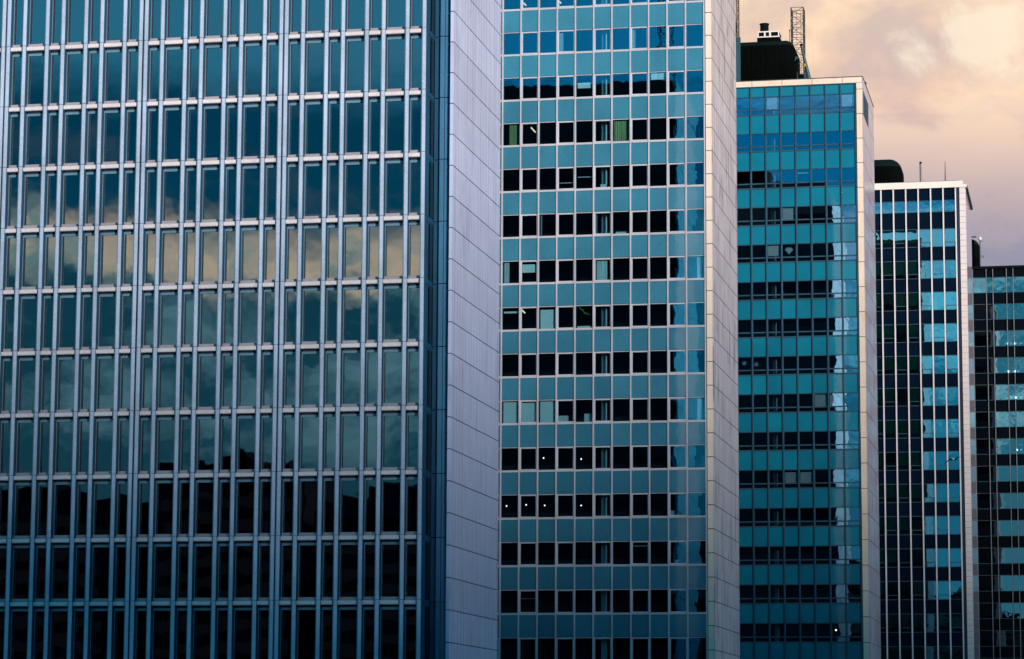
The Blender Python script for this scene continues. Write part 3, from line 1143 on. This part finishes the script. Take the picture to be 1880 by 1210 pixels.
MB().box(-0.35, 0.4, -0.3, 0.3, 0, 0.5, 'black').build('base', DV)
yl = P(1478, 120, y)
hk = MB().ball(yl - o3, 0.19, 'yellow', 10, 6, 1.3)
hk.bar(hd - o3, yl - o3, 0.015, 'steel', 4)
hk.build('hook_block', DV)
y = 276.0
a, b = P(1352.5, -40, y), P(1356.5, 70, y)
AN = thing('antenna_mast', 'thin dark lattice antenna at the left edge of the third tower\'s roof', 'antenna', None, ((a.x + b.x) / 2, y, C_TOP - 0.25))
zt = a.z - AN.location.z
zm = b.z - AN.location.z
lattice(AN, 0, 0, zm, zt, 0.22, 0.22, 0.42, 0.032, 0.022, 'black')
MB().box(-0.22, 0.24, -0.2, 0.2, 0, zm + 0.05, 'teal_steel').build('post', AN)
cc = MB()
for q in range(10):
    cc.bar((-0.19 + 0.03 * math.sin(q), -0.16, zm + (zt - zm) * q / 10), (-0.19 + 0.03 * math.sin(q + 1), -0.16, zm + (zt - zm) * (q + 1) / 10), 0.03, 'black', 5)
cc.build('cable', AN)
a, b = P(1449.5, 57, 281), P(1449.5, 146, 281)
RP = thing('roof_pole', 'thin short pole standing just left of the lattice mast', 'pole', None, (a.x, 281, C_TOP - 0.25))
MB().bar((0, 0, 0), (0, 0, a.z - C_TOP + 0.25), 0.03, 'steel', 6).build('pole', RP)
MB().box(-0.05, 0.05, -0.05, 0.05, a.z - C_TOP + 0.252, a.z - C_TOP + 0.40, 'black').build('cap', RP)
a = P(1459, 104, 276.4)
FL = thing('flood_lamp', 'small teal lamp bracket on the right flank of the large plant room', 'lamp', None, (a.x, 277.5, a.z))
MB().bar((-0.35, 0, -0.3), (0.05, 0, 0.05), 0.06, 'teal_steel', 6).build('bracket', FL)
MB().box(-0.05, 0.22, -0.12, 0.12, 0.02, 0.22, 'teal_steel').build('lamp_head', FL)

# roof of D
a, b = P(1605, 338, 328), P(1654.3, 287.5, 328)
PD = rounded_room('plant_room', 'black round shouldered plant room on the fourth tower\'s roof', a.x - 8, b.x, 328, 334, 72.35, b.z, 1.5, 10)
MB().box(P(1616, 0, 331).x - PD.location.x, P(1621, 0, 331).x - PD.location.x, -0.4, 0.4, b.z - 72.37, b.z - 72.2, 'dark_sheet').build('cap', PD)
for (px, pt, lab, head) in ((1689.5, 299, 'slim grey roof antenna with a round black head, left of two on the fourth tower', True),
                            (1735, 296, 'slim tapering roof antenna, right of two on the fourth tower', False)):
    y = 326.5
    a = P(px, pt, y)
    AT = thing('roof_antenna', lab, 'antenna', 'slim antennas on the fourth tower', (a.x, y, 72.35))
    h = a.z - 72.35
    MB().bar((0, 0, 0), (0, 0, h), 0.09, 'steel', 8, 0.09 if head else 0.03).build('mast', AT)
    if head:
        MB().ball((0.03, 0, h), 0.15, 'black').build('head', AT)
        MB().bar((0.05, 0, h - 0.1), (0.32, 0, 0.5), 0.015, 'steel', 4).build('stay', AT)
    s_ = 0.32 if head else -0.22
    MB().bar((s_, 0, 0), (s_, 0, 0.75), 0.035, 'black', 6).build('foot_post', AT)
a = P(1758, 333.5, 326)
RK = thing('roof_lamp', 'small round black lamp at the right end of the fourth tower\'s roof edge', 'lamp', None, (a.x, 326, 72.35))
MB().ball((0, 0, a.z - 72.35), 0.12, 'black').build('globe', RK)
MB().bar((0, 0, 0), (0, 0, a.z - 72.45), 0.03, 'black', 6).build('stem', RK)

# roof of E
b = P(1797.5, 436, 379)
PE = rounded_room('plant_room', 'narrow black plant room half hidden behind the fourth tower\'s end wall', b.x - 9, b.x, 379, 384, 70.95, b.z, 1.2, 10)
MB().box(2.0, 4.15, -2.7, -2.2, b.z - 70.95 + 0.06, b.z - 70.95 + 0.16, 'teal_steel').build('beam', PE)
MB().bar((2.4, -2.45, b.z - 71.4), (2.4, -2.45, b.z - 70.92 + 0.05), 0.05, 'teal_steel', 6).build('beam_post', PE)
a = P(1799.2, 441, 378)
GL = thing('roof_lamp', 'white globe lamp on a blue pole beside the farthest plant room', 'lamp', None, (a.x, 378, 70.95))
h = a.z - 70.95
MB().bar((0, 0, 0), (0, 0, h), 0.09, 'teal_steel', 8).build('pole', GL)
MB().ball((0, 0, h + 0.22), 0.25, 'white').build('globe', GL)
cr = MB()
cr.bar((-0.1, 0, h - 0.12), (0.42, 0, h - 0.16), 0.035, 'teal_steel', 6)
cr.build('cross_arm', GL)
hk = MB()
hz = P(1801.5, 472, 378).z - 70.95
for q in range(9):
    t0, t1 = math.radians(200 - 30 * q), math.radians(200 - 30 * (q + 1))
    hk.bar((0.24 + 0.17 * math.cos(t0), 0, hz + 0.17 * math.sin(t0)), (0.24 + 0.17 * math.cos(t1), 0, hz + 0.17 * math.sin(t1)), 0.04, 'teal_steel', 6)
hk.build('hook', GL)

# mast on the hidden roof of A, mirrored in B's top windows
MA = thing('lattice_mast', 'lattice mast above the nearest tower, seen only mirrored in the second tower\'s top windows', 'mast', None, (-38.9, 170.5, 68.7))
lattice(MA, 0, 0, 0, 9.5, 1.4, 1.4, 1.1, 0.05, 0.03)
rounded_room('plant_room', 'black plant room on the nearest tower, its roof out of view', -72, -55, 167, 173, 68.7, 73.0, 1.3)
rounded_room('plant_room', 'black plant room on the second tower, mirrored in the third tower\'s upper windows', -64, -36.5, 217, 226, 69.9, 75.6, 1.6)

# ------------------------------------------------------------------ lamps, daylight glints and ornaments behind the glass
for (px, py, row, ordn) in ((998, 841, 'upper', 'left'), (1067, 843, 'upper', 'right'), (930, 929, 'lower', 'first'), (966, 927, 'lower', 'second'),
                            (1000, 928, 'lower', 'third'), (1067, 928, 'lower', 'fourth')):
    p = at(px, py, (B_Y + 2.0) * B_K)
    lab = ('%s of the two small lit lamps in the second tower\'s tenth window row' % ordn) if row == 'upper' else \
        ('%s from the left of four small lit lamps low in the second tower' % ordn)
    L = thing('pendant_lamp', lab, 'lamp', 'lit lamps in the second tower', (p.x, p.y, p.z))
    MB().ball((0, 0, 0), 0.055, 'lamp', 10, 6).build('bulb', L)
    MB().bar((0, 0, 0.06), (0, 0, 0.9), 0.012, 'black', 5).build('cord', L)
for (px, py, ordn) in ((43, 690, 'leftmost'), (52, 692.5, 'middle'), (61, 694, 'rightmost')):
    p = at(px, py, (A_G + 1.8) * A_S)
    L = thing('pendant_lamp', '%s of the three tiny lit lamps at the left of the nearest tower' % ordn, 'lamp', 'lit lamps in the nearest tower', (p.x, p.y, p.z))
    MB().ball((0, 0, 0), 0.05, 'lamp', 10, 6).build('bulb', L)
    MB().bar((0, 0, 0.055), (0, 0, 0.9), 0.012, 'black', 5).build('cord', L)
p = at(1535, 1157, C_Y + 1.5)
L = thing('pendant_lamp', 'single yellow lit lamp low in the third tower', 'lamp', None, p)
MB().ball((0, 0, 0), 0.09, 'warm_lamp', 10, 6).build('bulb', L)
MB().bar((0, 0, 0.1), (0, 0, 0.8), 0.012, 'black', 5).build('cord', L)
for (p1, p2, lab) in (((975, 234), (983, 243), 'slanting warm strip light in the second tower\'s third full window row'),
                      ((958, 569), (964, 575), 'slanting warm strip light beside the fully drawn blind in the second tower'),
                      ((958, 3), (966, 10), 'warm strip light in the second tower\'s topmost windows, farther left'),
                      ((1024, 0), (1030, 6), 'warm strip light in the second tower\'s topmost windows, right of the other')):
    a, b = at(*p1, (B_Y + 1.2) * B_K), at(*p2, (B_Y + 1.2) * B_K)
    o = MB().bar((0, 0, 0), b - a, 0.06, 'strip', 6).build('strip_light', loc=a)
    tag(o, lab, 'lamp', 'strip lights in the second tower')
rows_e = [(1845, 1880, 631, 'highest'), (1850, 1876, 682, 'second highest'), (1846, 1880, 730, 'third highest'), (1866, 1880, 826, 'lowest')]
for (x0, x1, yy, lab) in rows_e:  # mirrored gaps of daylight, put in as glowing bars behind the glass
    a, b = at(x0, yy, E_Y + 0.45), at(x1, yy, E_Y + 0.45)
    T = thing('ceiling_light', '%s row of white office lights glowing inside the farthest tower' % lab, 'lamp', 'rows of lit office lights', a)
    n = max(2, int((x1 - x0) / 8))
    for q in range(n):
        u0 = (b.x - a.x) * q / n
        MB().box(u0, u0 + (b.x - a.x) / n * random.uniform(0.45, 0.75), 0, 0.08, -0.13, 0.13, 'tube').build('tube', T)

p = at(1448.5, 460.5, C_Y + 0.30)
s_ = 0.0535
gm = [(-0.1, -5.6), (0.1, -5.6), (1.2, -6.0), (4.2, -5.8), (7.6, -1.8), (0, 6.6), (-7.6, -1.8), (-4.2, -5.8), (-1.2, -6.0)]
mb = MB()
pts = [(gx * s_, 0, -gz * s_) for gx, gz in gm]
n = len(pts)
mb.v = [(x, -0.03, z) for x, y, z in pts] + [(x, 0.03, z) for x, y, z in pts] + [(0, -0.09, 0.02)]
k = mb._m('gem')
for i in range(n):
    j = (i + 1) % n
    mb.f += [(i, j, n + j, n + i), (i, 2 * n, j)]
    mb.mi += [k, k]
mb.f.append(tuple(range(n, 2 * n)))
mb.mi.append(k)
tag(mb.build('window_ornament', loc=p), 'pale blue gem shaped ornament hanging in a dark window of the third tower', 'ornament')
for (px, py, lab) in ((1366.5, 667, 'small pale star ornament, left of two in the third tower\'s windows'), (1388.5, 669, 'small pale candle shaped ornament right of the star in the third tower')):
    p = at(px, py, C_Y + 0.32)
    mb = MB()
    if 'star' in lab:
        for q in range(4):
            t = math.pi * q / 4
            mb.bar((-0.24 * math.cos(t), 0, -0.24 * math.sin(t)), (0.24 * math.cos(t), 0, 0.24 * math.sin(t)), 0.035, 'gem', 5)
    else:
        mb.bar((0, 0, -0.18), (0, 0, 0.12), 0.11, 'gem', 8, 0.06)
        mb.ball((0, 0, 0.16), 0.05, 'gem', 8, 6)
    tag(mb.build('window_ornament', loc=p), lab, 'ornament')
# vine in B and things on the sills
vn = MB()
pp = [at(*q, (B_Y + 0.4) * B_K) for q in ((1063.5, 563), (1066, 567), (1070, 570), (1073, 574), (1078, 576), (1083, 578))]
for a, b in zip(pp, pp[1:]):
    vn.bar(a - pp[0], b - pp[0], 0.03, 'vine', 5)
    for q in range(4):
        c = a.lerp(b, q / 4) - pp[0]
        e = Vector((random.uniform(-.07, .07), random.uniform(-.05, .05), random.uniform(-.06, .06)))
        vn.poly([c, c + e + Vector((0.03, 0, 0.03)), c + e * 1.8, c + e + Vector((-0.03, 0, -0.03))], 'vine')
tag(vn.build('climbing_plant', loc=pp[0]), 'yellow green trailing plant hanging across one dark window of the second tower', 'plant')
for (px, py, ww, hh, lab) in ((1033, 770, 0.80, 0.50, 'grey box on a sill, just right of the three drawn blinds'),
                              (1080, 768, 0.62, 0.62, 'grey box on a sill left of the white column, second tower'),
                              (1140, 428, 0.80, 0.16, 'flat white parcel on a sill high in the second tower'),
                              (1108, 345, 0.45, 0.30, 'pale box on a high sill, upper part of the second tower'),
                              (1232, 943, 0.42, 0.38, 'pale box low in the second tower, second window from the stone pillar'),
                              (1242, 1030, 0.22, 0.28, 'small pale jar on a low sill of the second tower')):
    p = at(px, py, (B_Y + 0.45) * B_K)
    s0 = max(CAM_Z + (s + 0.08 - CAM_Z) * B_K for s in B_S if CAM_Z + (s - 0.1 - CAM_Z) * B_K <= p.z + 0.3)
    bxx = MB()
    bxx.box(-ww / 2, ww / 2, 0, 0.3, 0, hh, 'curtain')
    bxx.box(-ww / 2 - 0.015, ww / 2 + 0.015, -0.015, 0.315, hh + 0.001, hh + 0.04, 'blind')
    tag(bxx.build('storage_box', loc=(p.x, p.y, s0)), lab, 'box', 'boxes on the window sills')

# ------------------------------------------------------------------ gull in flight
gy = 232.0
gc = at(1752, 843, gy)
u = gy / FPX * 1.02
G = thing('gull', 'white gull with dark wings gliding in front of the fourth tower', 'bird', None, gc)


def gp(px, py, dy_=0.0):
    return Vector(((px - 1752) * u, dy_, -(py - 843) * u))


def skin(name, pts, edges, radii, mat, parent, sub=2):
    me = bpy.data.meshes.new(name)
    me.from_pydata([tuple(p) for p in pts], edges, [])
    o = link(name, me, parent)
    me.materials.append(M[mat])
    md = o.modifiers.new('skin', 'SKIN')
    for i, r in enumerate(radii):
        me.skin_vertices[0].data[i].radius = r if isinstance(r, tuple) else (r, r)
    me.skin_vertices[0].data[0].use_root = True
    o.modifiers.new('smooth', 'SUBSURF').levels = sub
    o.modifiers['smooth'].render_levels = sub
    return o


skin('body', [gp(1752, 843), gp(1750, 842.8, -0.12), gp(1748.6, 842.4, -0.22), gp(1747.8, 842.2, -0.30), gp(1754, 843.6, 0.16), gp(1755.6, 844, 0.30)],
     [(0, 1), (1, 2), (2, 3), (0, 4), (4, 5)], [0.085, 0.08, 0.055, 0.03, 0.055, 0.02], 'gull_white', G)
skin('beak', [gp(1747.8, 842.2, -0.30), gp(1747.2, 842.5, -0.37)], [(0, 1)], [0.014, 0.005], 'beak', G, 1)
for pts in ([(1751, 843.4), (1748, 843.6), (1745, 843.2), (1741, 845.5), (1737, 849), (1734.3, 852)],
            [(1753, 844), (1755.5, 843), (1757.5, 841), (1759.5, 839.5), (1762.5, 839.2)]):
    mb = MB()
    k = mb._m('gull_dark')
    n = len(pts)
    for i, (px, py) in enumerate(pts):
        ch = 0.17 * (1 - 0.75 * (i / (n - 1)) ** 1.6)
        c = gp(px, py)
        th = 0.035 * (1 - 0.7 * i / (n - 1))
        mb.v += [tuple(c + Vector((0, -ch, ch * 0.35))), tuple(c + Vector((0, -ch * 0.4, th + ch * 0.15))), tuple(c + Vector((0, ch, -ch * 0.35))), tuple(c + Vector((0, -ch * 0.3, -th)))]
    for i in range(n - 1):
        for q in range(4):
            q2 = (q + 1) % 4
            mb.f.append((4 * i + q, 4 * i + q2, 4 * i + 4 + q2, 4 * i + 4 + q))
            mb.mi.append(k)
    mb.f += [(3, 2, 1, 0), tuple(4 * (n - 1) + q for q in range(4))]
    mb.mi += [k, k]
    mb.build('wing', G)

# ------------------------------------------------------------------ the city across the square (mirrored in the glass; sun-side blocks added to shade the lower floors)
blocks = [(-420, -300, -110, 50, 'broad'), (-296, -236, -95, 44, 'low'), (-232, -186, -112, 52, 'tall'), (-182, -150, -100, 47, 'narrow'),
          (-146, -122, -104, 51, 'slim'), (-118, -88, -98, 45, 'squat'), (-84, -50, -115, 50, 'plain'), (-46, -12, -100, 46, 'stepped'),
          (-8, 30, -70, 50, 'small'), (34, 62, -60, 55, 'dark'), (65, 97, -62, 58, 'wide'), (100, 127, -60, 62, 'deep'), (129, 160, -61, 57, 'narrow set'),
          (163, 205, -62, 68, 'high'), (209, 258, -60, 79, 'long'), (262, 310, -62, 89, 'huge'), (314, 390, -60, 96, 'towering')]
for i, (x0, x1, yy, hh, adj) in enumerate(blocks):
    Bk = thing('city_block', '%s dark office block across the square, number %d in its terrace from the west' % (adj, i + 1), 'building',
               'office blocks across the square', ((x0 + x1) / 2, yy - 12, 0))
    hw = (x1 - x0) / 2
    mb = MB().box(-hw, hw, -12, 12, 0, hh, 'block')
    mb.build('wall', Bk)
    wn = MB()
    z = 4.0
    while z < hh - 4:
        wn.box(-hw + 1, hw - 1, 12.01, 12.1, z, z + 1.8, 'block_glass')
        z += 3.7
    wn.build('window', Bk)['kind'] = 'stuff'
    rf = MB()
    rf.box(-hw * 0.5, hw * 0.2, -6, 6, hh, hh + random.uniform(1.5, 3.5), 'block')
    rf.box(hw * 0.4, hw * 0.7, -5, 3, hh, hh + random.uniform(1.0, 2.5), 'block')
    rf.build('roof_structure', Bk)
